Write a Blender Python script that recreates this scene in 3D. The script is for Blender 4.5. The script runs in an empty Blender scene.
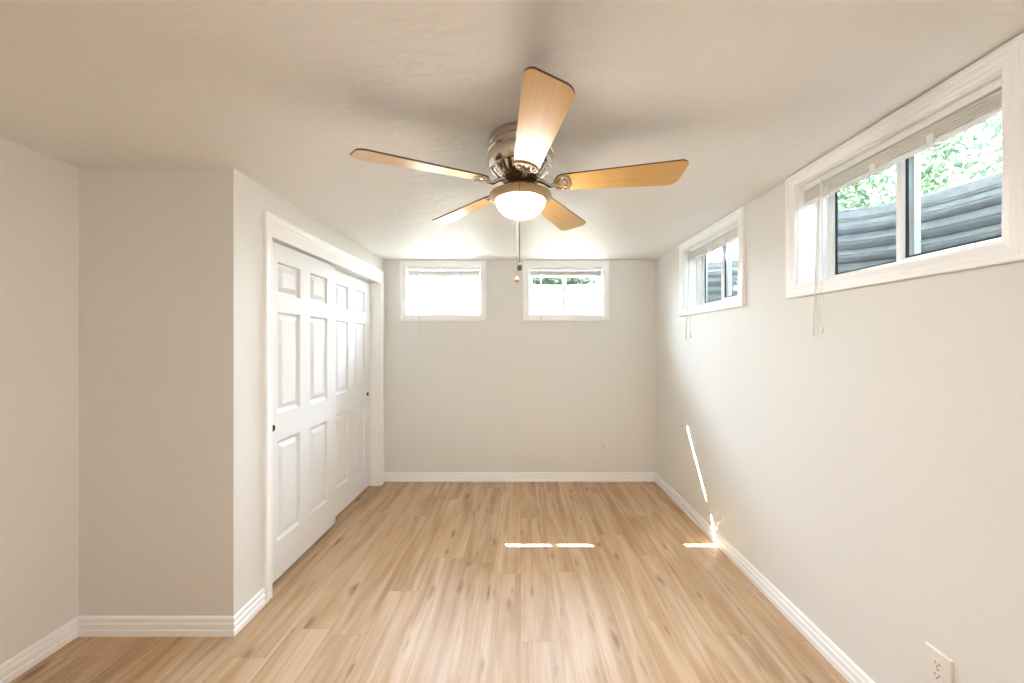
import bpy, bmesh, math, random
from mathutils import Vector, Matrix, Euler

random.seed(7)
S = bpy.context.scene
COL = S.collection
R = math.radians

# ------------------------------------------------------------------ camera
cam_d = bpy.data.cameras.new('camera')
cam = bpy.data.objects.new('camera', cam_d)
COL.objects.link(cam)
cam.location = (0, 0, 1.43)
cam.rotation_euler = (R(90), 0, 0)
cam_d.sensor_width = 36
cam_d.lens = 370 / 1024 * 36
cam_d.shift_x = -8.5 / 1024
cam_d.shift_y = 1.5 / 1024
cam_d.clip_start = 0.02
S.camera = cam

# ------------------------------------------------------------------ colour management, sky, sun
S.view_settings.view_transform = 'Standard'
S.view_settings.look = 'None'
S.view_settings.gamma = 1
S.view_settings.use_curve_mapping = False
S.view_settings.exposure = 3.16
S.cycles.use_denoising = True
S.cycles.max_bounces = 14
S.cycles.diffuse_bounces = 8
S.cycles.glossy_bounces = 5
S.cycles.transparent_max_bounces = 16
S.cycles.sample_clamp_indirect = 5
S.cycles.use_adaptive_sampling = False
S.cycles.caustics_reflective = False
S.cycles.caustics_refractive = False
S.cycles.blur_glossy = 1.0

SKY_FAR, SKY_SUN = 1.2, 12.0     # sky away from the sun and on the sun's side
SUN = 21.0
BOWL = 13.0
FILL = 10.5  # emission of the fill dome added behind the camera
w = bpy.data.worlds.new('sky')
S.world = w
w.use_nodes = True
nt = w.node_tree
nt.nodes.clear()
wo = nt.nodes.new('ShaderNodeOutputWorld')
bg = nt.nodes.new('ShaderNodeBackground')
tc = nt.nodes.new('ShaderNodeTexCoord')
sx = nt.nodes.new('ShaderNodeSeparateXYZ')
cr = nt.nodes.new('ShaderNodeValToRGB')
cr.color_ramp.elements[0].position = 0.0
cr.color_ramp.elements[0].color = (0.86, 0.93, 1.0, 1)
cr.color_ramp.elements[1].position = 0.8
cr.color_ramp.elements[1].color = (0.70, 0.82, 1.0, 1)
nt.links.new(tc.outputs['Generated'], sx.inputs[0])
nt.links.new(sx.outputs['Z'], cr.inputs[0])
nt.links.new(cr.outputs[0], bg.inputs[0])
dp = nt.nodes.new('ShaderNodeVectorMath')
dp.operation = 'DOT_PRODUCT'
dp.inputs[1].default_value = (-0.12, 0.95, 0.28)
nt.links.new(tc.outputs['Generated'], dp.inputs[0])
mr = nt.nodes.new('ShaderNodeMapRange')
mr.interpolation_type = 'SMOOTHSTEP'
mr.inputs['From Min'].default_value = 0.1
mr.inputs['From Max'].default_value = 0.95
mr.inputs['To Min'].default_value = SKY_FAR
mr.inputs['To Max'].default_value = SKY_SUN
nt.links.new(dp.outputs['Value'], mr.inputs['Value'])
nt.links.new(mr.outputs[0], bg.inputs[1])
nt.links.new(bg.outputs[0], wo.inputs[0])

sun_d = bpy.data.lights.new('sun', 'SUN')
sun_d.energy = SUN
sun_d.angle = R(0.15)
sun_d.color = (1.0, 0.95, 0.86)
sun = bpy.data.objects.new('sun', sun_d)
COL.objects.link(sun)
sun.rotation_euler = Vector((0.985, -1.29, -1.88)).to_track_quat('-Z', 'Y').to_euler()
sun.location = (-4, 9, 9)


def portal(name, loc, rot, sx_, sy_):
    d = bpy.data.lights.new(name, 'AREA')
    d.shape = 'RECTANGLE'
    d.size = sx_
    d.size_y = sy_
    d.cycles.is_portal = True
    o = bpy.data.objects.new(name, d)
    COL.objects.link(o)
    o.location = loc
    o.rotation_euler = rot
    return o


# ------------------------------------------------------------------ room measures
XL, XR, XA = -1.41, 1.40, -2.17      # closet wall, right wall, alcove's left wall
YB, YF, YN = 3.83, -1.75, 1.818      # back wall, wall behind the camera, alcove end
H = 2.29
TW = 0.20                            # outer wall thickness
VB, VT = 1.718, 2.226                # window opening bottom and top
WIN = {                              # opening spans along the wall
    1: ('back', -1.185, -0.41), 2: ('back', 0.082, 0.858),
    3: ('right', 2.365, 3.165), 4: ('right', 1.066, 1.872)}
GROUND = 2.08
for n, (side, a, b) in WIN.items():
    if side == 'back':
        portal('portal', ((a + b) / 2, YB + 0.15, (VB + VT) / 2), (R(-90), 0, 0), b - a, VT - VB)
    else:
        portal('portal', (XR + 0.15, (a + b) / 2, (VB + VT) / 2), (0, R(90), 0), VT - VB, b - a)


# ------------------------------------------------------------------ materials
def new_mat(name):
    m = bpy.data.materials.new(name)
    m.use_nodes = True
    return m, m.node_tree, m.node_tree.nodes['Principled BSDF']


def pmat(name, col, rough=0.5, metal=0.0, coat=0.0, spec=0.5, noise=None, bump=None, coat_r=0.1):
    """Principled material; noise = (scale, amount), bump = (scale, strength, distance)."""
    m, t, p = new_mat(name)
    p.inputs['Base Color'].default_value = (*col, 1)
    p.inputs['Roughness'].default_value = rough
    p.inputs['Metallic'].default_value = metal
    p.inputs['Coat Weight'].default_value = coat
    p.inputs['Coat Roughness'].default_value = coat_r
    p.inputs['Specular IOR Level'].default_value = spec
    tcn = t.nodes.new('ShaderNodeTexCoord')
    if noise:
        nz = t.nodes.new('ShaderNodeTexNoise')
        nz.inputs['Scale'].default_value = noise[0]
        nz.inputs['Detail'].default_value = 5
        t.links.new(tcn.outputs['Object'], nz.inputs['Vector'])
        mx = t.nodes.new('ShaderNodeMix')
        mx.data_type = 'RGBA'
        mx.inputs[6].default_value = (*[c * (1 - noise[1]) for c in col], 1)
        mx.inputs[7].default_value = (*[min(1, c * (1 + noise[1])) for c in col], 1)
        t.links.new(nz.outputs[0], mx.inputs[0])
        t.links.new(mx.outputs[2], p.inputs['Base Color'])
    if bump:
        nb = t.nodes.new('ShaderNodeTexNoise')
        nb.inputs['Scale'].default_value = bump[0]
        nb.inputs['Detail'].default_value = 4
        t.links.new(tcn.outputs['Object'], nb.inputs['Vector'])
        bp = t.nodes.new('ShaderNodeBump')
        bp.inputs['Strength'].default_value = bump[1]
        bp.inputs['Distance'].default_value = bump[2]
        t.links.new(nb.outputs[0], bp.inputs['Height'])
        t.links.new(bp.outputs[0], p.inputs['Normal'])
    return m


M = {}
M['wall'] = pmat('wall_paint', (0.768, 0.755, 0.722), 0.5, spec=0.4, bump=(90, 0.12, 0.004))
M['trim'] = pmat('white_trim_paint', (0.93, 0.93, 0.925), 0.32, noise=(6, 0.015))
M['door'] = pmat('white_door_paint', (0.815, 0.82, 0.825), 0.5, bump=(60, 0.05, 0.002))
M['vinyl'] = pmat('white_vinyl', (0.87, 0.87, 0.86), 0.35, noise=(9, 0.015))
M['slat'] = pmat('blind_slat', (0.88, 0.86, 0.82), 0.4, noise=(30, 0.03))
M['rubber'] = pmat('window_gasket', (0.03, 0.032, 0.035), 0.6, noise=(40, 0.2))
M['steel'] = pmat('galvanised_steel', (0.235, 0.25, 0.275), 0.5, metal=0.2, noise=(22, 0.38), bump=(30, 0.1, 0.004))
M['litwell'] = pmat('lightened_well', (0.80, 0.80, 0.78), 0.5, noise=(10, 0.05))  # well steel lightened to stand in for its overexposed daylight
M['nickel'] = pmat('brushed_nickel', (0.74, 0.68, 0.60), 0.22, metal=1.0, noise=(60, 0.05))
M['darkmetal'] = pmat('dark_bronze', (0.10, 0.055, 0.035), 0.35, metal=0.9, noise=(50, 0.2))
M['brass'] = pmat('pale_brass', (0.83, 0.66, 0.40), 0.25, metal=1.0, noise=(60, 0.05))
M['darkbrass'] = pmat('darkened_brass', (0.17, 0.115, 0.065), 0.38, metal=0.6, noise=(60, 0.08))  # brass darkened to offset the glare of the lit bowl
M['rimbrass'] = pmat('satin_brass', (0.42, 0.30, 0.165), 0.4, metal=0.8, noise=(60, 0.06))
M['walnut'] = pmat('walnut_edge', (0.085, 0.04, 0.024), 0.4, noise=(40, 0.3))
M['plate'] = pmat('outlet_plastic', (0.80, 0.765, 0.71), 0.35, noise=(30, 0.02))
M['slot'] = pmat('outlet_slot', (0.05, 0.045, 0.04), 0.6, noise=(30, 0.1))
M['gravel'] = pmat('gravel', (0.70, 0.69, 0.67), 0.9, noise=(60, 0.4), bump=(50, 0.8, 0.03))
M['soil'] = pmat('garden_ground', (0.34, 0.33, 0.24), 0.95, noise=(7, 0.3), bump=(25, 0.6, 0.03))
M['concrete'] = pmat('foundation_concrete', (0.50, 0.49, 0.47), 0.85, noise=(9, 0.12), bump=(40, 0.3, 0.01))
M['blocker'] = pmat('blocker_paint', (0.70, 0.70, 0.68), 0.6, noise=(5, 0.04))
M['dark_void'] = pmat('closet_track', (0.30, 0.30, 0.30), 0.4, metal=0.6, noise=(20, 0.1))
M['bark'] = pmat('bark', (0.16, 0.11, 0.07), 0.9, noise=(25, 0.3), bump=(30, 0.5, 0.01))
M['cord'] = pmat('blind_cord', (0.83, 0.82, 0.79), 0.6, noise=(30, 0.02))
M['wand'] = pmat('blind_wand', (0.80, 0.755, 0.67), 0.25, noise=(20, 0.02))
M['chain'] = pmat('pull_chain_metal', (0.13, 0.11, 0.095), 0.55, metal=0.4, noise=(80, 0.1))
M['fobwood'] = pmat('fob_wood', (0.46, 0.24, 0.11), 0.4, noise=(60, 0.25))
M['fobdark'] = pmat('fob_dark', (0.12, 0.09, 0.075), 0.3, noise=(60, 0.25))


def mk_ceiling():
    m, t, p = new_mat('ceiling_skip_trowel')
    p.inputs['Base Color'].default_value = (0.83, 0.815, 0.782, 1)
    p.inputs['Roughness'].default_value = 0.5
    p.inputs['Specular IOR Level'].default_value = 0.9
    tcn = t.nodes.new('ShaderNodeTexCoord')
    mp = t.nodes.new('ShaderNodeMapping')
    mp.inputs['Scale'].default_value = (4, 9, 5)
    n1 = t.nodes.new('ShaderNodeTexNoise')
    n1.inputs['Scale'].default_value = 1.6
    n1.inputs['Detail'].default_value = 5
    n1.inputs['Distortion'].default_value = 1.2
    t.links.new(tcn.outputs['Object'], mp.inputs[0])
    t.links.new(mp.outputs[0], n1.inputs['Vector'])
    r1 = t.nodes.new('ShaderNodeValToRGB')
    r1.color_ramp.elements[0].position = 0.44
    r1.color_ramp.elements[1].position = 0.60
    t.links.new(n1.outputs[0], r1.inputs[0])
    b = t.nodes.new('ShaderNodeBump')
    b.inputs['Strength'].default_value = 0.11
    b.inputs['Distance'].default_value = 0.012
    t.links.new(r1.outputs[0], b.inputs['Height'])
    t.links.new(b.outputs[0], p.inputs['Normal'])
    return m


M['ceiling'] = mk_ceiling()


def math_node(t, op, a, b=None, c=None):
    n = t.nodes.new('ShaderNodeMath')
    n.operation = op
    for i, v in enumerate((a, b, c)):
        if v is None:
            continue
        if isinstance(v, (int, float)):
            n.inputs[i].default_value = v
        else:
            t.links.new(v, n.inputs[i])
    return n.outputs[0]


def mk_floor():
    """Oak laminate planks running away from the camera, 0.19 m wide and 1.25 m long."""
    m, t, p = new_mat('oak_laminate')
    L = t.links
    tcn = t.nodes.new('ShaderNodeTexCoord')
    sp = t.nodes.new('ShaderNodeSeparateXYZ')
    L.new(tcn.outputs['Object'], sp.inputs[0])
    X, Y = sp.outputs['X'], sp.outputs['Y']
    PW, PL = 0.19, 1.25
    xs = math_node(t, 'DIVIDE', X, PW)
    colid = math_node(t, 'FLOOR', xs)
    fx = math_node(t, 'FRACT', xs)
    wn = t.nodes.new('ShaderNodeTexWhiteNoise')
    wn.noise_dimensions = '1D'
    L.new(colid, wn.inputs['W'])
    ys = math_node(t, 'ADD', math_node(t, 'DIVIDE', Y, PL), wn.outputs['Value'])
    rowid = math_node(t, 'FLOOR', ys)
    fy = math_node(t, 'FRACT', ys)
    wn2 = t.nodes.new('ShaderNodeTexWhiteNoise')
    wn2.noise_dimensions = '2D'
    cb = t.nodes.new('ShaderNodeCombineXYZ')
    L.new(colid, cb.inputs[0])
    L.new(rowid, cb.inputs[1])
    L.new(cb.outputs[0], wn2.inputs['Vector'])
    rnd = wn2.outputs['Value']
    # plank-local coordinates, each plank shifted to its own piece of wood
    cv = t.nodes.new('ShaderNodeCombineXYZ')
    L.new(math_node(t, 'ADD', X, math_node(t, 'MULTIPLY', rnd, 37.0)), cv.inputs[0])
    L.new(math_node(t, 'ADD', Y, math_node(t, 'MULTIPLY', rnd, 91.0)), cv.inputs[1])
    L.new(math_node(t, 'MULTIPLY', rnd, 13.0), cv.inputs[2])

    def noise(scale_xyz, scale, detail=4, dist=0.0, rough=0.55):
        mp = t.nodes.new('ShaderNodeMapping')
        mp.inputs['Scale'].default_value = scale_xyz
        L.new(cv.outputs[0], mp.inputs[0])
        n = t.nodes.new('ShaderNodeTexNoise')
        n.inputs['Scale'].default_value = scale
        n.inputs['Detail'].default_value = detail
        n.inputs['Distortion'].default_value = dist
        n.inputs['Roughness'].default_value = rough
        L.new(mp.outputs[0], n.inputs['Vector'])
        return n.outputs[0]

    def ramp(v, stops):
        r = t.nodes.new('ShaderNodeValToRGB')
        e = r.color_ramp.elements
        while len(e) < len(stops):
            e.new(0.5)
        for k, (pos, c) in enumerate(stops):
            e[k].position = pos
            e[k].color = (*c, 1)
        L.new(v, r.inputs[0])
        return r.outputs[0]

    def mix(mode, fac, a, b):
        x = t.nodes.new('ShaderNodeMix')
        x.data_type = 'RGBA'
        x.blend_type = mode
        for i, v in ((0, fac), (6, a), (7, b)):
            if isinstance(v, (int, float)):
                x.inputs[i].default_value = v
            elif isinstance(v, tuple):
                x.inputs[i].default_value = (*v, 1)
            else:
                L.new(v, x.inputs[i])
        return x.outputs[2]

    broad = noise((5.5, 0.75, 1), 1.5, 3, 1.0)
    base = ramp(broad, [(0.30, (0.445, 0.28, 0.155)), (0.48, (0.545, 0.37, 0.225)), (0.66, (0.63, 0.455, 0.31))])
    strip = noise((26, 0.35, 1), 1.0, 2, 0.3)
    base = mix('MULTIPLY', 0.55, base, ramp(strip, [(0.38, (0.72, 0.67, 0.62)), (0.52, (1, 1, 1))]))
    fine = noise((150, 2.6, 1), 1.0, 3)
    base = mix('MULTIPLY', 0.5, base, ramp(fine, [(0.34, (0.78, 0.74, 0.70)), (0.56, (1, 1, 1))]))
    # knots: sparse cells stretched with the grain
    for scl, keep, amt, w0, w1 in (((10.5, 2.9, 1), 0.50, 0.85, 0.06, 0.24), ((17, 3.6, 1), 0.45, 0.55, 0.03, 0.20), ((30, 2.2, 1), 0.62, 0.42, 0.03, 0.26)):
        mpk = t.nodes.new('ShaderNodeMapping')
        mpk.inputs['Scale'].default_value = scl
        L.new(cv.outputs[0], mpk.inputs[0])
        vk = t.nodes.new('ShaderNodeTexVoronoi')
        vk.inputs['Scale'].default_value = 1.0
        L.new(mpk.outputs[0], vk.inputs['Vector'])
        wob = math_node(t, 'ADD', vk.outputs['Distance'], math_node(t, 'MULTIPLY', math_node(t, 'SUBTRACT', noise((34, 8, 1), 1, 3), 0.5), 0.36))
        kn = ramp(wob, [(w0, (1, 1, 1)), (w1, (0, 0, 0))])
        sel = t.nodes.new('ShaderNodeSeparateColor')
        L.new(vk.outputs['Color'], sel.inputs[0])
        ksel = math_node(t, 'GREATER_THAN', sel.outputs[0], keep)
        knf = math_node(t, 'MULTIPLY', math_node(t, 'MULTIPLY', kn, ksel), amt)
        base = mix('MIX', knf, base, (0.19, 0.105, 0.065))
    # per-plank tone
    base = mix('MULTIPLY', 1.0, base, ramp(rnd, [(0.0, (0.94, 0.935, 0.93)), (1.0, (1.04, 1.035, 1.03))]))
    # seams
    ex = math_node(t, 'MINIMUM', fx, math_node(t, 'SUBTRACT', 1.0, fx))
    ey = math_node(t, 'MINIMUM', fy, math_node(t, 'SUBTRACT', 1.0, fy))
    sxn = math_node(t, 'LESS_THAN', ex, 0.006)
    syn = math_node(t, 'LESS_THAN', ey, 0.0013)
    seam = math_node(t, 'MAXIMUM', sxn, syn)
    base = mix('MIX', math_node(t, 'MULTIPLY', seam, 0.32), base, (0.22, 0.14, 0.085))
    L.new(base, p.inputs['Base Color'])
    p.inputs['Roughness'].default_value = 0.42
    p.inputs['Specular IOR Level'].default_value = 0.38
    b = t.nodes.new('ShaderNodeBump')
    b.inputs['Strength'].default_value = 0.10
    b.inputs['Distance'].default_value = 0.003
    L.new(math_node(t, 'SUBTRACT', fine, seam), b.inputs['Height'])
    L.new(b.outputs[0], p.inputs['Normal'])
    return m


M['floor'] = mk_floor()


def mk_blade():
    m, t, p = new_mat('maple_blade')
    L = t.links
    tcn = t.nodes.new('ShaderNodeTexCoord')
    mp = t.nodes.new('ShaderNodeMapping')
    mp.inputs['Scale'].default_value = (2, 45, 45)
    L.new(tcn.outputs['Object'], mp.inputs[0])
    n = t.nodes.new('ShaderNodeTexNoise')
    n.inputs['Scale'].default_value = 1.5
    n.inputs['Detail'].default_value = 4
    L.new(mp.outputs[0], n.inputs['Vector'])
    r = t.nodes.new('ShaderNodeValToRGB')
    r.color_ramp.elements[0].position = 0.3
    r.color_ramp.elements[0].color = (0.62, 0.37, 0.115, 1)
    r.color_ramp.elements[1].position = 0.7
    r.color_ramp.elements[1].color = (0.70, 0.445, 0.16, 1)
    L.new(n.outputs[0], r.inputs[0])
    L.new(r.outputs[0], p.inputs['Base Color'])
    p.inputs['Roughness'].default_value = 0.32
    return m


M['blade'] = mk_blade()


def mk_glass():
    m, t, p = new_mat('window_glass')
    t.nodes.remove(p)
    out = t.nodes['Material Output']
    tr = t.nodes.new('ShaderNodeBsdfTransparent')
    tr.inputs[0].default_value = (0.92, 0.96, 0.97, 1)
    gl = t.nodes.new('ShaderNodeBsdfGlossy')
    gl.inputs['Roughness'].default_value = 0.02
    g = t.nodes.new('ShaderNodeNewGeometry')
    dt = t.nodes.new('ShaderNodeVectorMath')
    dt.operation = 'DOT_PRODUCT'
    t.links.new(g.outputs['Incoming'], dt.inputs[0])
    t.links.new(g.outputs['Normal'], dt.inputs[1])
    cs = math_node(t, 'SUBTRACT', 1.0, math_node(t, 'ABSOLUTE', dt.outputs['Value']))
    fac = math_node(t, 'MULTIPLY_ADD', math_node(t, 'POWER', cs, 5.0), 0.95, 0.035)
    mx = t.nodes.new('ShaderNodeMixShader')
    t.links.new(fac, mx.inputs[0])
    t.links.new(tr.outputs[0], mx.inputs[1])
    t.links.new(gl.outputs[0], mx.inputs[2])
    t.links.new(mx.outputs[0], out.inputs[0])
    return m


M['glass'] = mk_glass()


def mk_bowl(strength=BOWL, edge=(1.0, 0.95, 0.88)):
    m, t, p = new_mat('lit_frosted_bowl')
    p.inputs['Base Color'].default_value = (0.95, 0.92, 0.86, 1)
    p.inputs['Roughness'].default_value = 0.3
    lw = t.nodes.new('ShaderNodeLayerWeight')
    lw.inputs[0].default_value = 0.4
    r = t.nodes.new('ShaderNodeValToRGB')
    r.color_ramp.elements[0].color = (1.0, 0.98, 0.95, 1)
    r.color_ramp.elements[1].color = (*edge, 1)
    t.links.new(lw.outputs['Facing'], r.inputs[0])
    t.links.new(r.outputs[0], p.inputs['Emission Color'])
    p.inputs['Emission Strength'].default_value = strength
    return m


M['bowl'] = mk_bowl()


def mk_leaf(name, c1, c2):
    m, t, p = new_mat(name)
    g = t.nodes.new('ShaderNodeNewGeometry')
    r = t.nodes.new('ShaderNodeValToRGB')
    r.color_ramp.elements[0].color = (*c1, 1)
    r.color_ramp.elements[1].color = (*c2, 1)
    t.links.new(g.outputs['Random Per Island'], r.inputs[0])
    t.links.new(r.outputs[0], p.inputs['Base Color'])
    p.inputs['Roughness'].default_value = 0.55
    out = t.nodes['Material Output']
    tl = t.nodes.new('ShaderNodeBsdfTranslucent')
    t.links.new(r.outputs[0], tl.inputs[0])
    mx = t.nodes.new('ShaderNodeMixShader')
    mx.inputs[0].default_value = 0.4
    t.links.new(p.outputs[0], mx.inputs[1])
    t.links.new(tl.outputs[0], mx.inputs[2])
    t.links.new(mx.outputs[0], out.inputs[0])
    return m


M['leaf'] = mk_leaf('shrub_leaf', (0.04, 0.085, 0.045), (0.20, 0.27, 0.17))
M['leaf2'] = mk_leaf('dark_shrub_leaf', (0.010, 0.026, 0.010), (0.035, 0.065, 0.028))


# ------------------------------------------------------------------ mesh helpers
def ident(u, v, h):
    return (u, v, h)


def back_map(u, v, h):       # on the back wall; h > 0 into the room
    return (u, YB - h, v)


def right_map(u, v, h):      # on the right wall; u runs along y
    return (XR - h, u, v)


def closet_map(u, v, h):     # on the closet wall; u runs along y
    return (XL + h, u, v)


def plan_map(u, v, h):       # plan polyline, h is height
    return (u, v, h)


class MB:
    def __init__(self):
        self.bm = bmesh.new()

    def box(self, x0, x1, y0, y1, z0, z1, f=ident):
        vs = [self.bm.verts.new(f(x, y, z)) for x in (x0, x1) for y in (y0, y1) for z in (z0, z1)]
        for q in ((0, 1, 3, 2), (4, 6, 7, 5), (0, 4, 5, 1), (2, 3, 7, 6), (0, 2, 6, 4), (1, 5, 7, 3)):
            self.bm.faces.new([vs[i] for i in q])
        return self

    def quad(self, pts):
        self.bm.faces.new([self.bm.verts.new(p) for p in pts])
        return self

    def frame(self, u0, u1, v0, v1, prof, f=ident):
        """Mitred picture frame around a rectangle; prof is a closed loop of (outward offset, height)."""
        rings = []
        for a, h in prof:
            rings.append([self.bm.verts.new(f(*p, h)) for p in
                          ((u0 - a, v0 - a), (u1 + a, v0 - a), (u1 + a, v1 + a), (u0 - a, v1 + a))])
        n = len(prof)
        for i in range(n):
            A, B = rings[i], rings[(i + 1) % n]
            for k in range(4):
                self.bm.faces.new((A[k], A[(k + 1) % 4], B[(k + 1) % 4], B[k]))
        return self

    def sweep(self, pts, prof, f=plan_map):
        """Open polyline pts in a plane with mitred corners; prof is (offset to the left, height), closed."""
        n = len(pts)
        P = [Vector(p) for p in pts]
        dirs = [(P[i + 1] - P[i]).normalized() for i in range(n - 1)]
        nor = [Vector((-d.y, d.x)) for d in dirs]
        sect = []
        for i in range(n):
            if i == 0:
                m = nor[0]
            elif i == n - 1:
                m = nor[-1]
            else:
                b = (nor[i - 1] + nor[i]).normalized()
                m = b / b.dot(nor[i])
            sect.append([self.bm.verts.new(f(P[i].x + m.x * a, P[i].y + m.y * a, h)) for a, h in prof])
        k = len(prof)
        for i in range(n - 1):
            for j in range(k):
                self.bm.faces.new((sect[i][j], sect[i][(j + 1) % k], sect[i + 1][(j + 1) % k], sect[i + 1][j]))
        self.bm.faces.new(sect[0])
        self.bm.faces.new(list(reversed(sect[-1])))
        return self

    def tube(self, pts, r, seg=10, caps=True):
        P = [Vector(p) for p in pts]
        rs = r if isinstance(r, (list, tuple)) else [r] * len(P)
        rings = []
        prev = None
        for i, p in enumerate(P):
            d = (P[min(i + 1, len(P) - 1)] - P[max(i - 1, 0)]).normalized()
            if prev is None:
                a = d.orthogonal().normalized()
            else:
                a = (prev - d * prev.dot(d))
                a = a.normalized() if a.length > 1e-6 else d.orthogonal().normalized()
            prev = a
            b = d.cross(a)
            rings.append([self.bm.verts.new(p + (a * math.cos(2 * math.pi * k / seg) + b * math.sin(2 * math.pi * k / seg)) * rs[i]) for k in range(seg)])
        for A, B in zip(rings, rings[1:]):
            for k in range(seg):
                self.bm.faces.new((A[k], A[(k + 1) % seg], B[(k + 1) % seg], B[k]))
        if caps:
            self.bm.faces.new(list(reversed(rings[0])))
            self.bm.faces.new(rings[-1])
        return self

    def lathe(self, prof, cx=0, cy=0, cz=0, seg=48, wob=None):
        """Revolve (radius, z) points about the vertical axis; wob(angle, radius, z) may change the radius."""
        rings = []
        for r, z in prof:
            if r < 1e-6:
                rings.append([self.bm.verts.new((cx, cy, cz + z))])
            else:
                ring = []
                for k in range(seg):
                    a = 2 * math.pi * k / seg
                    rr = wob(a, r, z) if wob else r
                    ring.append(self.bm.verts.new((cx + rr * math.cos(a), cy + rr * math.sin(a), cz + z)))
                rings.append(ring)
        for A, B in zip(rings, rings[1:]):
            if len(A) == 1 and len(B) == 1:
                continue
            for k in range(seg):
                if len(A) == 1:
                    self.bm.faces.new((A[0], B[(k + 1) % seg], B[k]))
                elif len(B) == 1:
                    self.bm.faces.new((A[k], A[(k + 1) % seg], B[0]))
                else:
                    self.bm.faces.new((A[k], A[(k + 1) % seg], B[(k + 1) % seg], B[k]))
        return self

    def ball(self, c, rx, ry, rz, seg=14, rows=9):
        pr = [(math.sin(math.pi * i / rows), -math.cos(math.pi * i / rows)) for i in range(rows + 1)]
        rings = []
        for s, z in pr:
            if s < 1e-6:
                rings.append([self.bm.verts.new((c[0], c[1], c[2] + rz * z))])
            else:
                rings.append([self.bm.verts.new((c[0] + rx * s * math.cos(2 * math.pi * k / seg), c[1] + ry * s * math.sin(2 * math.pi * k / seg), c[2] + rz * z)) for k in range(seg)])
        for A, B in zip(rings, rings[1:]):
            for k in range(seg):
                if len(A) == 1:
                    self.bm.faces.new((A[0], B[(k + 1) % seg], B[k]))
                elif len(B) == 1:
                    self.bm.faces.new((A[k], A[(k + 1) % seg], B[0]))
                else:
                    self.bm.faces.new((A[k], A[(k + 1) % seg], B[(k + 1) % seg], B[k]))
        return self

    def prism(self, outline, z0, z1):
        n = len(outline)
        a = [self.bm.verts.new((x, y, z0)) for x, y in outline]
        b = [self.bm.verts.new((x, y, z1)) for x, y in outline]
        for i in range(n):
            self.bm.faces.new((a[i], a[(i + 1) % n], b[(i + 1) % n], b[i]))
        self.bm.faces.new(list(reversed(a)))
        self.bm.faces.new(b)
        return self

    def build(self, name, mat, parent=None, smooth=False, bevel=0.0, recalc=True, segs=2):
        if recalc:
            bmesh.ops.recalc_face_normals(self.bm, faces=self.bm.faces)
        me = bpy.data.meshes.new(name)
        self.bm.to_mesh(me)
        self.bm.free()
        mats = mat if isinstance(mat, (list, tuple)) else [mat]
        for x in mats:
            me.materials.append(x)
        if smooth:
            for p in me.polygons:
                p.use_smooth = True
        o = bpy.data.objects.new(name, me)
        COL.objects.link(o)
        if smooth:
            md = o.modifiers.new('edges', 'EDGE_SPLIT')
            md.split_angle = R(38)
        if bevel:
            md = o.modifiers.new('bevel', 'BEVEL')
            md.width = bevel
            md.segments = segs
            md.limit_method = 'ANGLE'
            md.angle_limit = R(40)
        if parent:
            o.parent = parent
            o.matrix_parent_inverse = parent.matrix_basis.inverted()
        return o


def tag(o, label=None, cat=None, group=None, kind=None):
    if label:
        o['label'] = label
    if cat:
        o['category'] = cat
    if group:
        o['group'] = group
    if kind:
        o['kind'] = kind
    return o


def thing(name, label, cat, loc=(0, 0, 0), group=None, kind=None):
    o = bpy.data.objects.new(name, None)
    COL.objects.link(o)
    o.location = loc
    o.empty_display_size = 0.1
    return tag(o, label, cat, group, kind)


def struct(name, mb, mat, label, cat, **k):
    return tag(mb.build(name, mat, **k), label, cat, kind='structure')


def holed_slab(mb, us, vs, holes, h0, h1, f):
    """A wall slab between heights h0 and h1 (in f) with rectangular holes; us, vs are the outer bounds."""
    U = sorted({us[0], us[1], *[x for h in holes for x in h[:2]]})
    V = sorted({vs[0], vs[1], *[x for h in holes for x in h[2:]]})

    def solid(i, j):
        if i < 0 or j < 0 or i >= len(U) - 1 or j >= len(V) - 1:
            return False
        cu, cv = (U[i] + U[i + 1]) / 2, (V[j] + V[j + 1]) / 2
        return not any(h[0] < cu < h[1] and h[2] < cv < h[3] for h in holes)
    vd = {}

    def vert(i, j, h):
        k = (i, j, h)
        if k not in vd:
            vd[k] = mb.bm.verts.new(f(U[i], V[j], h))
        return vd[k]
    for i in range(len(U) - 1):
        for j in range(len(V) - 1):
            if not solid(i, j):
                continue
            for h in (h0, h1):
                mb.bm.faces.new((vert(i, j, h), vert(i + 1, j, h), vert(i + 1, j + 1, h), vert(i, j + 1, h)))
            for di, dj, a, b in ((-1, 0, (i, j), (i, j + 1)), (1, 0, (i + 1, j), (i + 1, j + 1)),
                                 (0, -1, (i, j), (i + 1, j)), (0, 1, (i, j + 1), (i + 1, j + 1))):
                if not solid(i + di, j + dj):
                    mb.bm.faces.new((vert(*a, h0), vert(*b, h0), vert(*b, h1), vert(*a, h1)))
    return mb


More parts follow.
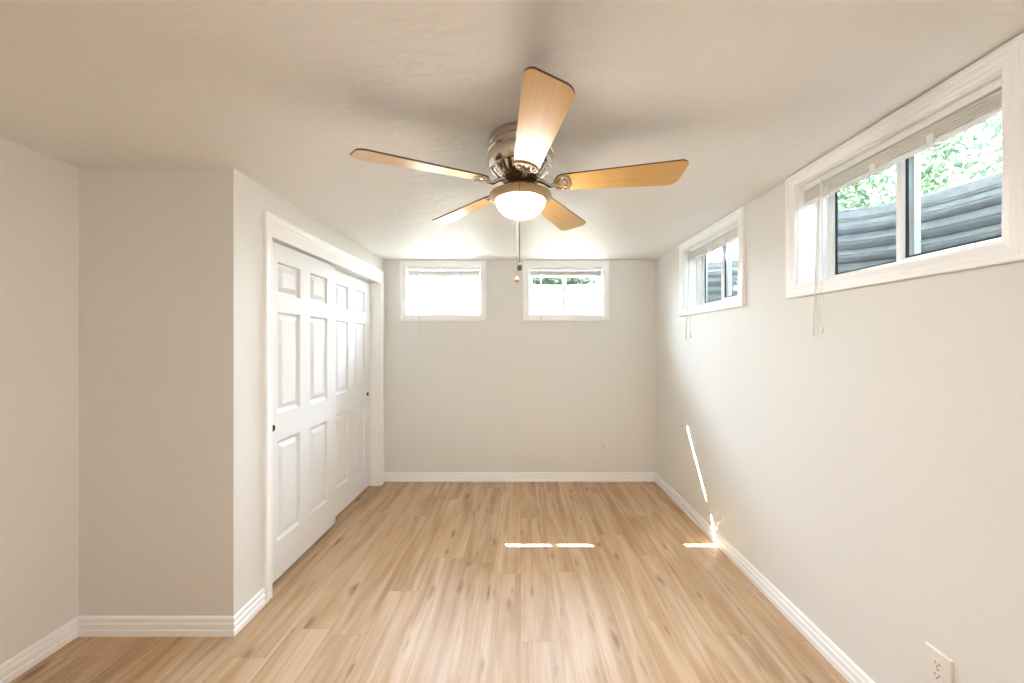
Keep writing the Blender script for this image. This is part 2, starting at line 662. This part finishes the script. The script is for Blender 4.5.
# ------------------------------------------------------------------ room shell
struct('floor', MB().box(XA, XR, YF, YB, -0.12, 0), M['floor'], 'honey oak laminate plank floor with dark knots', 'floor')
struct('ceiling', MB().box(XA - 0.15, XR + TW, YF - 0.15, YB + TW, H, H + 0.2), M['ceiling'],
       'off-white skim-textured ceiling around the fan', 'ceiling')
bw = [(a, b, VB, VT) for s, a, b in WIN.values() if s == 'back']
rw = [(a, b, VB, VT) for s, a, b in WIN.values() if s == 'right']
struct('wall_back', holed_slab(MB(), (XA - 0.15, XR + TW), (0, H), bw, 0, -TW, back_map), M['wall'],
       'greige back wall with two small high windows', 'wall')
struct('wall_right', holed_slab(MB(), (YF - 0.15, YB), (0, H), rw, 0, -TW, right_map), M['wall'],
       'long off-white right wall with two high windows', 'wall')
struct('wall_left', MB().box(XA - 0.15, XA, YF - 0.15, YB, 0, H), M['wall'], 'tan wall at the left edge beside the alcove corner', 'wall')
struct('wall_front', MB().box(XA, XR, YF - 0.15, YF, 0, H), M['wall'], 'plain off-white wall behind the camera', 'wall')
struct('wall_alcove', MB().box(XA, XL - 0.13, YN, YN + 0.10, 0, H), M['wall'],
       'tan wall facing the room between the left wall and the closet', 'wall')
OY0, OY1, OZ = 2.080, 3.710, 2.035
struct('wall_closet', holed_slab(MB(), (YN, YB), (0, H), [(OY0, OY1, -1, OZ)], 0, -0.13,
                                 lambda u, v, h: closet_map(u, max(v, 0), h)), M['wall'],
       'white closet wall running from the alcove corner to the back wall', 'wall')

BASE = [(0, 0), (0.016, 0), (0.016, 0.027), (0.009, 0.031), (0.009, 0.034), (0.0145, 0.038), (0.0145, 0.058), (0.0055, 0.063), (0.0055, 0.067), (0.012, 0.071), (0.012, 0.083), (0.006, 0.091), (0, 0.091)]


def baseboard(name, pts, label):
    # the room lies to the left of the direction of travel
    return struct(name, MB().sweep(pts, BASE), M['trim'], label, 'baseboard')


e = 0.001
baseboard('baseboard_back', [(XR, YB - e), (XL, YB - e)], 'white stepped baseboard along the back wall')
baseboard('baseboard_right', [(XR - e, YF), (XR - e, YB - 0.016)], 'white stepped baseboard along the right wall')
baseboard('baseboard_alcove', [(XL + e, 2.023), (XL + e, YN - e), (XA + e, YN - e)],
          'white stepped baseboard wrapping the alcove corner')
baseboard('baseboard_left', [(XA + e, YN - 0.016), (XA + e, YF)], 'white stepped baseboard along the left wall')

# ------------------------------------------------------------------ closet opening trim and doors
CAS = [(0, 0), (0, 0.012), (0.008, 0.015), (0.022, 0.013), (0.030, 0.016), (0.048, 0.019), (0.058, 0.017), (0.060, 0)]


def closet_casing():
    mb = MB()
    prof = [(-a, h) for a, h in CAS]      # travel so that the opening lies to the left
    z1 = 2.098
    # counter-clockwise seen with u to the right and v up: down the left leg would put the opening on the left
    mb.sweep([(3.712, 0), (3.712, z1), (2.086, z1), (2.086, 0)], prof, closet_map)
    return mb


struct('trim_1', closet_casing(), M['trim'], 'white moulded casing around the sliding closet doors', 'trim')
struct('trim_2', MB().box(2.0865, 3.7115, 2.030, 2.0975, 0.001, 0.011, closet_map), M['trim'],
       'flat white fascia board over the closet doors', 'trim')
struct('trim_3', MB().box(3.700, 3.7095, 0, 2.03, -0.128, 0.0, closet_map), M['trim'],
       'white side jamb at the far end of the closet opening', 'trim')
struct('trim_4', MB().box(2.0805, 2.089, 0, 2.03, -0.128, 0.0, closet_map), M['trim'],
       'white side jamb at the near end of the closet opening', 'trim')


def panel_door(y0, y1, xf, xb, z0, z1):
    """Six-panel moulded door slab whose face looks toward +x at xf."""
    mb = MB()
    st, mid = 0.118, 0.112
    wd = (y1 - y0 - 2 * st - mid) / 2
    cols = [(y0 + st, y0 + st + wd), (y1 - st - wd, y1 - st)]
    rows = [(0.240, 0.843), (1.010, 1.617), (1.722, 1.918)]
    U = sorted({y0, y1, *[c for p in cols for c in p]})
    V = sorted({z0, z1, *[c for p in rows for c in p]})

    def P(u, v, h):
        return (xf + h, u, v)

    def V_(u, v, h):
        return mb.bm.verts.new(P(u, v, h))
    for i in range(len(U) - 1):
        for j in range(len(V) - 1):
            a, b, c, d = U[i], U[i + 1], V[j], V[j + 1]
            if (a, b) in cols and (c, d) in rows:
                # ogee down, flat, then bevel up to the raised field
                steps = [(0, 0), (0.004, -0.002), (0.008, -0.018), (0.020, -0.019), (0.025, -0.017), (0.050, -0.004)]
                prev = None
                for off, h in steps:
                    r = [V_(a + off, c + off, h), V_(b - off, c + off, h), V_(b - off, d - off, h), V_(a + off, d - off, h)]
                    if prev:
                        for k in range(4):
                            mb.bm.faces.new((prev[k], prev[(k + 1) % 4], r[(k + 1) % 4], r[k]))
                    prev = r
                mb.bm.faces.new(prev)
            else:
                mb.quad([P(a, c, 0), P(b, c, 0), P(b, d, 0), P(a, d, 0)])
    h = xb - xf
    mb.quad([P(y0, z0, h), P(y0, z1, h), P(y1, z1, h), P(y1, z0, h)])
    mb.quad([P(y0, z0, 0), P(y0, z0, h), P(y1, z0, h), P(y1, z0, 0)])
    mb.quad([P(y0, z1, 0), P(y1, z1, 0), P(y1, z1, h), P(y0, z1, h)])
    mb.quad([P(y0, z0, 0), P(y0, z1, 0), P(y0, z1, h), P(y0, z0, h)])
    mb.quad([P(y1, z0, 0), P(y1, z0, h), P(y1, z1, h), P(y1, z1, 0)])
    bmesh.ops.remove_doubles(mb.bm, verts=mb.bm.verts, dist=1e-5)
    return mb


def cup_pull(door, x, y, z):
    mb = MB()
    prof = [(0.0, 0.0015), (0.009, 0.0018), (0.0135, 0.004), (0.0165, 0.0055), (0.019, 0.004), (0.020, 0.0005), (0.020, -0.004)]
    mb.lathe(prof, seg=28)
    bmesh.ops.transform(mb.bm, matrix=Matrix.Translation((x, y, z)) @ Matrix.Rotation(R(90), 4, 'Y'), verts=mb.bm.verts)
    o = mb.build('door_pull', M['darkmetal'], door, smooth=True)
    o['label'] = 'round dark bronze finger pull'
    return o


d1 = struct('door_1', panel_door(2.095, 2.905, -1.453, -1.486, 0.020, 2.029), M['door'],
            'near white six-panel sliding closet door, overlapping the other', 'door')
cup_pull(d1, -1.453, 2.168, 0.93)
d2 = struct('door_2', panel_door(2.885, 3.692, -1.500, -1.533, 0.020, 2.029), M['door'],
            'far white six-panel sliding closet door next to the back wall', 'door')
cup_pull(d2, -1.500, 3.628, 0.93)

# ------------------------------------------------------------------ windows
WCAS = [(0, 0), (0, 0.011), (0.006, 0.014), (0.018, 0.0125), (0.026, 0.015), (0.040, 0.015), (0.046, 0.019), (0.058, 0.019), (0.061, 0.016), (0.061, 0)]


def window(n, side, a, b, label, well_mat, well_label):
    f = back_map if side == 'back' else right_map
    ou = (a + b) / 2
    root = thing('window_%d' % n, label, 'window', f(ou, VB, 0), kind='structure')
    MB().frame(a + 0.002, b - 0.002, VB + 0.002, VT - 0.002, [(x, h + 0.0005) for x, h in WCAS], f).build('casing', M['trim'], root)
    # jamb liner through the wall and the vinyl main frame
    MB().frame(a, b, VB, VT, [(-0.001, 0.0), (-0.006, 0.0), (-0.006, -0.100), (-0.001, -0.100)], f).build('jamb_liner', M['trim'], root)
    MB().frame(a, b, VB, VT, [(-0.001, -0.100), (-0.018, -0.100), (-0.018, -0.108), (-0.024, -0.110), (-0.024, -0.175), (-0.001, -0.175)], f).build('frame', M['vinyl'], root)
    m = ou
    lo, hi = VB + 0.021, VT - 0.021
    SW = 0.026
    # two sliding sashes, the inner one nearer the room
    for k, (s0, s1, h) in enumerate(((a + 0.021, m + 0.020, -0.112), (m - 0.020, b - 0.021, -0.142))):
        if side == 'right' and n in (3, 4):     # on the right wall the sash nearer the camera sits inside
            h = (-0.112, -0.142)[k]
        sh = MB().frame(s0 + SW, s1 - SW, lo + SW, hi - SW,
                        [(0, h - 0.024), (0, h - 0.008), (0.006, h), (SW, h), (SW, h - 0.026)][::-1], f)
        so = sh.build('sash', M['vinyl'], root)
        g0, g1, z0, z1 = s0 + SW, s1 - SW, lo + SW, hi - SW
        MB().frame(g0, g1, z0, z1, [(-0.0003, h - 0.010), (-0.007, h - 0.012), (-0.007, h - 0.018), (-0.0003, h - 0.018)], f).build('gasket', M['rubber'], so)
        MB().box(g0 + 0.001, g1 - 0.001, z0 + 0.001, z1 - 0.001, h - 0.0165, h - 0.0135, f).build('glass_pane', M['glass'], so)
    # corrugated window well outside, a curved sheet fixed to the wall
    hw, dp, z0, z1 = (0.62, 0.47, 1.15, 2.165) if side == 'right' else (0.555, 0.47, 1.15, 2.125)
    mb = MB()
    na, nz = 48, 84
    grid = []
    for j in range(nz + 1):
        z = z0 + (z1 - z0) * j / nz
        off = 0.013 * math.sin(2 * math.pi * (z - z0) / 0.078) if j < nz - 3 else 0.012
        row = []
        for i in range(na + 1):
            t = math.pi * i / na
            c, s_ = math.cos(t), math.sin(t)
            uu = ou + (hw + off) * (abs(c) ** 0.9) * (1 if c >= 0 else -1)
            hh = TW + 0.004 + (dp + off) * max(s_, 0) ** 0.8
            row.append(mb.bm.verts.new(f(uu, z, -hh)))
        grid.append(row)
    for j in range(nz):
        for i in range(na):
            mb.bm.faces.new((grid[j][i], grid[j][i + 1], grid[j + 1][i + 1], grid[j + 1][i]))
    wl = thing('window_well', well_label, 'window well', f(ou, z0, -TW - 0.2))
    sheet = mb.build('corrugated_sheet', well_mat, wl, smooth=True)
    md = sheet.modifiers.new('thickness', 'SOLIDIFY')
    md.thickness = 0.003
    # rolled rim
    MB().tube([f(ou + (hw + 0.012) * (abs(math.cos(t)) ** 0.9) * (1 if math.cos(t) >= 0 else -1), z1,
                 -(TW + 0.012 + (dp + 0.012) * max(math.sin(t), 0) ** 0.8))
               for t in [math.pi * i / 48 for i in range(49)]], 0.009, 8).build('rim', well_mat, wl, smooth=True)
    gv = MB()
    gv.box(ou - hw + 0.16, ou + hw - 0.16, 1.08, 1.145, -TW - 0.02, -TW - 0.36, f)
    tag(gv.build('gravel_bed', M['gravel']), 'grey gravel in the bottom of the well outside ' + well_label.split(' outside ')[-1], 'gravel', kind='stuff')
    return root


window(1, 'back', *WIN[1][1:], 'left of the two white sliding windows in the back wall', M['litwell'],
       'pale corrugated window well outside the left back-wall window')
window(2, 'back', *WIN[2][1:], 'back-wall sliding window behind the fan pulls, greenery showing at its top', M['litwell'],
       'pale corrugated window well outside the right back-wall window')
window(3, 'right', *WIN[3][1:], 'far smaller-looking sliding window on the right wall, near the back corner', M['steel'],
       'grey corrugated steel window well outside the far right-wall window')
window(4, 'right', *WIN[4][1:], 'large near sliding window on the right wall with leaves outside', M['steel'],
       'grey corrugated steel window well outside the near right-wall window')


def blind(side, a, b, label, wand_u, cord_u, wand_bottom, wand_lean, slat_n=18):
    """Mini blind drawn fully up inside the recess of a window."""
    f = back_map if side == 'back' else right_map
    a, b = a + 0.012, b - 0.012
    top = VT - 0.009
    root = thing('raised_mini_blind', label, 'blind', f((a + b) / 2, top, -0.03), group='white mini blinds drawn up in the windows')
    MB().box(a, b, top - 0.029, top, -0.052, -0.018, f).build('headrail', M['vinyl'], root, bevel=0.003)
    mb = MB()
    z = top - 0.036
    for k in range(slat_n):
        zz = z - k * 0.0026
        j = 0.0022 * ((k * 7) % 3 - 1)
        mb.box(a + 0.004, b - 0.004, zz - 0.0014, zz, -0.049 + j, -0.023 + j, f)
    st = mb.build('slat_stack', M['slat'], root)
    zb = z - slat_n * 0.0026 - 0.002
    MB().box(a + 0.003, b - 0.003, zb - 0.013, zb, -0.048, -0.023, f).build('bottom_rail', M['slat'], root, bevel=0.003)
    for fr in (0.18, 0.47, 0.74):
        u = a + (b - a) * fr if side == 'back' else b - (b - a) * fr
        MB().box(u - 0.011, u + 0.011, zb - 0.016, zb + 0.022, -0.022, -0.0165, f).box(
            u - 0.014, u + 0.014, zb - 0.020, zb - 0.0135, -0.047, -0.0165, f).build('ladder_clip', M['vinyl'], root)
    # tilt wand hanging from a hook, leaning out over the casing
    h0, h1 = -0.010, wand_lean
    MB().tube([f(wand_u, top - 0.012, -0.020), f(wand_u, top - 0.016, h0), f(wand_u, top - 0.024, h0)], 0.003, 8).build('wand_hook', M['vinyl'], root)
    w_ = MB().tube([f(wand_u, top - 0.022, h0 + 0.001), f(wand_u, wand_bottom + 0.012, h1), f(wand_u, wand_bottom, h1)], [0.0052, 0.0052, 0.0058], 6).build('tilt_wand', M['wand'], root)
    # lift cord with tassel
    pts = [f(cord_u, top - 0.034, -0.014), f(cord_u, VB + 0.20, -0.002), f(cord_u, VB - 0.02, wand_lean - 0.002), f(cord_u, wand_bottom + 0.045, wand_lean - 0.002)]
    c_ = MB().tube(pts, 0.0016, 6).build('lift_cord', M['cord'], root)
    q = f(cord_u, wand_bottom + 0.045, wand_lean - 0.002)
    MB().lathe([(0.0, 0.0), (0.003, 0.0), (0.006, -0.022), (0.0055, -0.028), (0.0, -0.029)], *q, seg=12).build('tassel', M['vinyl'], c_, smooth=True)
    return root


blind('back', *WIN[1][1:], 'mini blind drawn up in the left back-wall window', -1.045, -1.115, 1.452, 0.026)
blind('back', *WIN[2][1:], 'mini blind drawn up in the back-wall window behind the fan pulls', 0.213, 0.150, 1.47, 0.026)
blind('right', *WIN[3][1:], 'mini blind drawn up in the far right-wall window', 3.075, 3.00, 1.46, 0.026)
blind('right', *WIN[4][1:], 'mini blind drawn up in the near right-wall window', 1.735, 1.69, 1.462, 0.026)


# ------------------------------------------------------------------ outlets
def outlet(f, u, v, label):
    root = thing('wall_outlet', label, 'outlet', f(u, v, 0))
    pl = MB()
    hw, hh = 0.040, 0.0625
    rings = []
    for off, h in ((0, 0.0005), (0, 0.003), (0.004, 0.0062)):
        rings.append([pl.bm.verts.new(f(u + su * (hw - off), v + sv * (hh - off), h)) for su, sv in ((-1, -1), (1, -1), (1, 1), (-1, 1))])
    for A, B in zip(rings, rings[1:]):
        for k in range(4):
            pl.bm.faces.new((A[k], A[(k + 1) % 4], B[(k + 1) % 4], B[k]))
    pl.bm.faces.new(rings[-1])
    pl.bm.faces.new(list(reversed(rings[0])))
    pl.build('cover_plate', M['plate'], root)
    for s in (-1, 1):
        c = v + s * 0.0195
        mb = MB()
        out = []
        for k in range(24):
            t = 2 * math.pi * k / 24
            out.append((max(-0.0165, min(0.0165, 0.0175 * math.cos(t))), max(-0.0135, min(0.0135, 0.0175 * math.sin(t)))))
        A = [mb.bm.verts.new(f(u + x, c + y, 0.0060)) for x, y in out]
        B = [mb.bm.verts.new(f(u + x, c + y, 0.0085)) for x, y in out]
        for k in range(24):
            mb.bm.faces.new((A[k], A[(k + 1) % 24], B[(k + 1) % 24], B[k]))
        mb.bm.faces.new(B)
        so = mb.build('socket', M['plate'], root)
        MB().box(u - 0.0075, u - 0.0050, c - 0.002, c + 0.0070, 0.0080, 0.0088, f).build('slot', M['slot'], so)
        MB().box(u + 0.0050, u + 0.0075, c - 0.002, c + 0.0060, 0.0080, 0.0088, f).build('slot', M['slot'], so)
        MB().box(u - 0.0022, u + 0.0022, c - 0.0100, c - 0.0055, 0.0080, 0.0088, f).build('slot', M['slot'], so)
    mb = MB()
    mb.lathe([(0.0, 0.0018), (0.0028, 0.0014), (0.0036, 0.0)], seg=12)
    px, py, pz = f(u, v, 0.0060)
    nx = Vector(f(0, 0, 1)) - Vector(f(0, 0, 0))
    bmesh.ops.transform(mb.bm, matrix=Matrix.Translation((px, py, pz)) @ nx.to_track_quat('Z', 'Y').to_matrix().to_4x4(), verts=mb.bm.verts)
    mb.build('screw', M['nickel'], root, smooth=True)


outlet(back_map, 0.864, 0.350, 'almond duplex outlet low on the back wall')
outlet(right_map, 1.236, 0.338, 'duplex outlet low on the right wall near the bottom corner')

# ------------------------------------------------------------------ ceiling fan
FX, FY = 0.000, 1.570
ZB = 2.098       # blade height at the hub line
fan = thing('ceiling_fan', 'five-blade hugger ceiling fan with maple blades and a lit frosted bowl', 'ceiling fan', (FX, FY, H))
MB().lathe([(0, H), (0.128, H), (0.134, H - 0.006), (0.134, H - 0.028), (0.126, H - 0.032), (0.126, H - 0.038), (0.137, H - 0.043),
            (0.139, H - 0.052), (0.139, H - 0.058), (0.133, H - 0.062), (0.138, H - 0.067), (0.1405, H - 0.078), (0.139, H - 0.100), (0.133, H - 0.118), (0.120, H - 0.128), (0, H - 0.128)],
           FX, FY, 0, 72).build('motor_housing', M['nickel'], fan, smooth=True)


def flute(a, r, z):
    k = a * 24 / (2 * math.pi)
    fr = k - math.floor(k)
    inside = 1 if 0.30 < fr < 0.78 else 0
    return r - (0.014 * inside if 0.080 < r < 0.118 else 0)


vent = MB().lathe([(0.119, H - 0.1275), (0.1165, H - 0.133), (0.110, H - 0.143), (0.100, H - 0.154), (0.088, H - 0.163), (0.078, H - 0.167), (0.02, H - 0.167)],
           FX, FY, 0, 240, flute).build('vent_ring', [M['nickel'], M['darkmetal']], fan, smooth=True)
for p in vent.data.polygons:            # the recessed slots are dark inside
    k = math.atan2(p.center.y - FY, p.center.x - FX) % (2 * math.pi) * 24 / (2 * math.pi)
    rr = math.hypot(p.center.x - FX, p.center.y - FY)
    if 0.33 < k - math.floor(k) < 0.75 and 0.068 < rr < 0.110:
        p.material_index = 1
MB().lathe([(0, H - 0.166), (0.068, H - 0.1665), (0.072, H - 0.170), (0.072, H - 0.180), (0.062, H - 0.183), (0, H - 0.183)], FX, FY, 0, 48).build(
    'rotor_plate', M['darkmetal'], fan, smooth=True)
MB().lathe([(0, H - 0.182), (0.050, H - 0.183), (0.052, H - 0.190), (0.046, H - 0.196), (0.046, H - 0.212), (0.052, H - 0.216), (0.054, H - 0.221), (0, H - 0.221)],
           FX, FY, 0, 48).build('switch_housing', M['brass'], fan, smooth=True)
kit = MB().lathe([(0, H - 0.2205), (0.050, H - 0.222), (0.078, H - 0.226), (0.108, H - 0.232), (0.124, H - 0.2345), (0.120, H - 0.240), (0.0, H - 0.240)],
                FX, FY, 0, 72).build('light_fitter', M['darkbrass'], fan, smooth=True)
ring = [(0.121, H - 0.2335), (0.1275, H - 0.234), (0.1315, H - 0.2365), (0.1325, H - 0.240), (0.131, H - 0.2435), (0.1085, H - 0.2625), (0.1055, H - 0.2625), (0.105, H - 0.258), (0.116, H - 0.242), (0.121, H - 0.2335)]
MB().lathe(ring, FX, FY, 0, 80).build('rim_ring', M['rimbrass'], kit, smooth=True)
bprof = [(0.1035 * math.cos(t), H - 0.256 - 0.074 * math.sin(t)) for t in [math.pi / 2 * i / 16 for i in range(17)]]
bprof[-1] = (0.0, bprof[-1][1])
bowl = MB().lathe(bprof, FX, FY, 0, 56).build('glass_bowl', M['bowl'], kit, smooth=True)
bowl['label'] = 'glowing frosted glass bowl shade'


def blade_outline(r0=0.150, r1=0.660):
    """Half-width grows outward; the tip has a soft slant, its trailing corner rounder than its leading one."""
    pts = []
    w0, w1 = 0.050, 0.072

    def arc(cx, cy, r, a0, a1, n=7):
        return [(cx + r * math.cos(R(a0 + (a1 - a0) * i / n)), cy + r * math.sin(R(a0 + (a1 - a0) * i / n))) for i in range(n + 1)]
    pts += arc(r0 + 0.036, -w0 + 0.038, 0.038, 180, 270)
    pts += arc(r1 - 0.032, -w1 + 0.030, 0.030, 270, 352)
    pts += arc(r1 - 0.060, w1 - 0.042, 0.042, 8, 92)
    pts += arc(r0 + 0.036, w0 - 0.038, 0.038, 90, 180)
    return pts


def make_blade(theta):
    rot = Matrix.Translation((FX, FY, ZB)) @ Matrix.Rotation(theta, 4, 'Z')
    pitch = Matrix.Rotation(R(-12.5), 4, 'X')
    def place(o):
        o.matrix_basis = rot @ pitch
    pn = MB()
    out = blade_outline()
    n = len(out)
    a = [pn.bm.verts.new((x, y, -0.003)) for x, y in out]
    b = [pn.bm.verts.new((x, y, 0.003)) for x, y in out]
    f0 = pn.bm.faces.new(list(reversed(a)))
    f1 = pn.bm.faces.new(b)
    sides = [pn.bm.faces.new((a[i], a[(i + 1) % n], b[(i + 1) % n], b[i])) for i in range(n)]
    for s in sides:
        s.material_index = 1
    f1.material_index = 1
    bl = pn.build('blade', [M['blade'], M['walnut']], fan, recalc=True)
    bl.matrix_parent_inverse = fan.matrix_basis.inverted()
    place(bl)
    # cast blade iron: curved arm from the rotor plus an open scrolled plate under the blade root
    mb = MB()
    ip = pitch.inverted()

    def up(x, y, z):
        return ip @ Vector((x, y, z))
    dz = H - 0.175 - ZB
    mb.tube([up(0.060, 0, dz), up(0.085, 0, dz - 0.004), up(0.105, 0, dz - 0.014), up(0.125, 0, -0.012), up(0.150, 0, -0.0085)],
            [0.010, 0.010, 0.0085, 0.0085, 0.009], 10)
    pl = []
    m_ = 26
    for k in range(m_):
        t = 2 * math.pi * k / m_
        pl.append((0.174 + 0.030 * math.cos(t), 0.044 * math.sin(t) * (1 + 0.12 * math.cos(t))))
    mb.tube([(x, y, -0.0065) for x, y in pl + pl[:2]], 0.0048, 8)
    for s in (-1, 1):
        mb.tube([(0.150, 0, -0.007), (0.166, s * 0.014, -0.0075), (0.184, s * 0.020, -0.0075), (0.196, s * 0.012, -0.007), (0.203, 0, -0.0065)], 0.0042, 8)
        mb.tube([(0.166, s * 0.014, -0.0075), (0.176, s * 0.030, -0.007), (0.186, s * 0.044, -0.0065)], 0.0038, 8)
    iron = mb.build('blade_iron', M['nickel'], bl, smooth=True)
    iron.matrix_parent_inverse = Matrix.Identity(4)
    for (sx_, sy_) in ((0.172, 0.026), (0.172, -0.026), (0.196, 0.0)):
        sc = MB().lathe([(0, -0.0135), (0.003, -0.0132), (0.0052, -0.0115), (0.0052, -0.0035), (0, -0.0035)], sx_, sy_, 0, 12).build('screw', M['nickel'], bl, smooth=True)
        sc.matrix_parent_inverse = Matrix.Identity(4)
    return bl


for k in range(5):
    make_blade(R(-11 + 72 * k))

# dome lamp added behind the camera to brighten the alcove and back wall
dome = thing('fill_lamp', 'round frosted fill lamp added out of view behind the camera', 'lamp', (0.55, -1.15, H))
MB().lathe([(0, H), (0.165, H), (0.170, H - 0.008), (0.165, H - 0.022), (0.150, H - 0.026), (0, H - 0.026)], 0.55, -1.15, 0, 48).build('base', M['nickel'], dome, smooth=True)
dpf = [(0.148 * math.cos(t), H - 0.026 - 0.075 * math.sin(t)) for t in [math.pi / 2 * i / 12 for i in range(13)]]
dpf[-1] = (0.0, dpf[-1][1])
MB().lathe(dpf, 0.55, -1.15, 0, 48).build('glass_dome', mk_bowl(FILL, (1.0, 0.95, 0.88)), dome, smooth=True)

# pull chains with fobs: the dark one in front of the bowl, the wooden one behind
ch = MB()
yy, xx = FY - 0.142, -0.004
pts = [(xx, FY - 0.044, H - 0.204), (xx, FY - 0.090, H - 0.216), (xx, FY - 0.130, H - 0.232), (xx, yy, H - 0.246), (xx, yy, 1.735)]
ch.tube(pts, 0.0016, 6)
for i in range(0, 60):
    ch.ball((xx, yy, H - 0.25 - i * 0.0052), 0.0017, 0.0017, 0.0017, 6, 4)
co = ch.build('pull_chain', M['chain'], fan, smooth=True)
fo = MB().lathe([(0, 0.016), (0.003, 0.015), (0.0085, 0.008), (0.0105, 0.0), (0.009, -0.008), (0.004, -0.013), (0, -0.014)], xx, yy, 1.722, 20).build('fob', M['fobdark'], co, smooth=True)
fo['label'] = 'dark round pull fob'
ch = MB()
yy, xx = FY + 0.138, -0.016
ch.tube([(xx, FY + 0.044, H - 0.204), (xx, FY + 0.090, H - 0.216), (xx, FY + 0.128, H - 0.232), (xx, yy, H - 0.246), (xx, yy, 1.735)], 0.0009, 6)
for i in range(0, 60):
    ch.ball((xx, yy, H - 0.25 - i * 0.0052), 0.0014, 0.0014, 0.0014, 6, 4)
co = ch.build('pull_chain', M['chain'], fan, smooth=True)
fo = MB().lathe([(0, 0.015), (0.003, 0.014), (0.009, 0.007), (0.0115, 0.0), (0.009, -0.008), (0.004, -0.012), (0, -0.013)], xx, yy, 1.722, 20).build('fob', M['fobwood'], co, smooth=True)
fo['label'] = 'brown wooden pull fob'


# ------------------------------------------------------------------ outside: ground, added light blockers, shrubs
def ground():
    mb = MB()
    # garden level with the wells cut out of it
    U = (-9, 12)
    holes = []
    for n, (s, a, b) in WIN.items():
        m = (a + b) / 2
        if s == 'back':
            holes.append((m - 0.575, m + 0.575, YB + TW, YB + TW + 0.49))
        else:
            holes.append((XR + TW, XR + TW + 0.49, m - 0.63, m + 0.63))
    holes.append((XA - 0.15, XR + TW, YF - 0.15, YB + TW))
    holed_slab(mb, U, (-9, 16), holes, GROUND, GROUND - 1.0, lambda u, v, h: (u, v, h))
    return mb


struct('ground', ground(), M['soil'], 'garden ground outside at the height of the window wells', 'ground')
struct('upper_shade_block', MB().box(XA - 0.15, XR + TW, YF - 0.15, YB + TW, H + 0.2, 5.0), M['blocker'], 'added unseen block above the room, shading the right side', 'house wall')  # added out of view to keep the sun off the right side
struct('shade_overhang', MB().box(XR + TW, XR + TW + 0.75, YF - 0.15, YB + TW, 3.05, 3.15), M['blocker'], 'added unseen overhang shading the right-hand window wells', 'roof')  # added out of view to hide overhead sky from the right wells
struct('sun_slit_top', MB().box(-3.0, 3.0, YB + TW, 4.945, 3.416, 3.53), M['blocker'], 'added unseen slab over the back windows, upper edge of the sun slit', 'roof')  # added out of view to cut the sunlight from above
struct('sun_slit_board', MB().box(-3.0, 3.0, 4.905, 4.945, 3.10, 3.318), M['blocker'], 'added unseen board under the slab, lower edge of the sun slit', 'beam')  # added out of view, leaving a thin gap for the sun streaks


def shrub(x, y, z, rx, ry, rz, n, label, mat, seed, leaf=0.033):
    rn = random.Random(seed)
    root = thing('shrub', label, 'shrub', (x, y, z), group=None)
    mb = MB()
    for _ in range(n):
        while True:
            p = Vector((rn.uniform(-1, 1), rn.uniform(-1, 1), rn.uniform(-1, 1)))
            if 0.35 < p.length < 1:
                break
        lump = 1 + 0.18 * math.sin(5 * p.x + seed) * math.cos(4 * p.y + 2 * p.z)
        c = Vector((x + p.x * rx * lump, y + p.y * ry * lump, z + rz + p.z * rz * lump))
        s = leaf * rn.uniform(0.6, 1.3)
        m = Euler((rn.uniform(-1.1, 1.1), rn.uniform(-1.1, 1.1), rn.uniform(0, 6.28))).to_matrix()
        v = [mb.bm.verts.new(c + m @ Vector(q) * s) for q in ((-1, 0, 0), (-0.1, 0.45, 0.12), (1, 0, -0.1), (-0.1, -0.45, 0.12))]
        mb.bm.faces.new(v)
    mb.build('foliage', mat, root, recalc=False)
    st = MB()
    for k in range(6):
        a = k * 1.05 + seed
        st.tube([(x + 0.03 * math.cos(a), y + 0.03 * math.sin(a), z - 0.05), (x + 0.25 * rx * math.cos(a), y + 0.25 * ry * math.sin(a), z + rz * 0.7),
                 (x + 0.6 * rx * math.cos(a), y + 0.6 * ry * math.sin(a), z + rz * 1.4)], [0.022, 0.014, 0.006], 6)
    st.build('stem', M['bark'], root)
    return root


shrub(3.10, 1.60, GROUND, 0.62, 0.62, 0.60, 5200, 'leafy green shrub outside the near right-wall window, facing its near pane', M['leaf'], 1)
shrub(3.05, 3.06, GROUND, 0.62, 0.66, 0.62, 5200, 'leafy green shrub outside the near right-wall window, facing its far pane', M['leaf'], 2)
shrub(3.9, 4.30, GROUND, 0.8, 0.8, 0.75, 2200, 'leafy shrub outside beyond the far right-wall window', M['leaf'], 3)
shrub(0.50, 5.35, GROUND, 0.62, 0.32, 0.21, 5200, 'low green shrub outside the right back-wall window', M['leaf2'], 5)
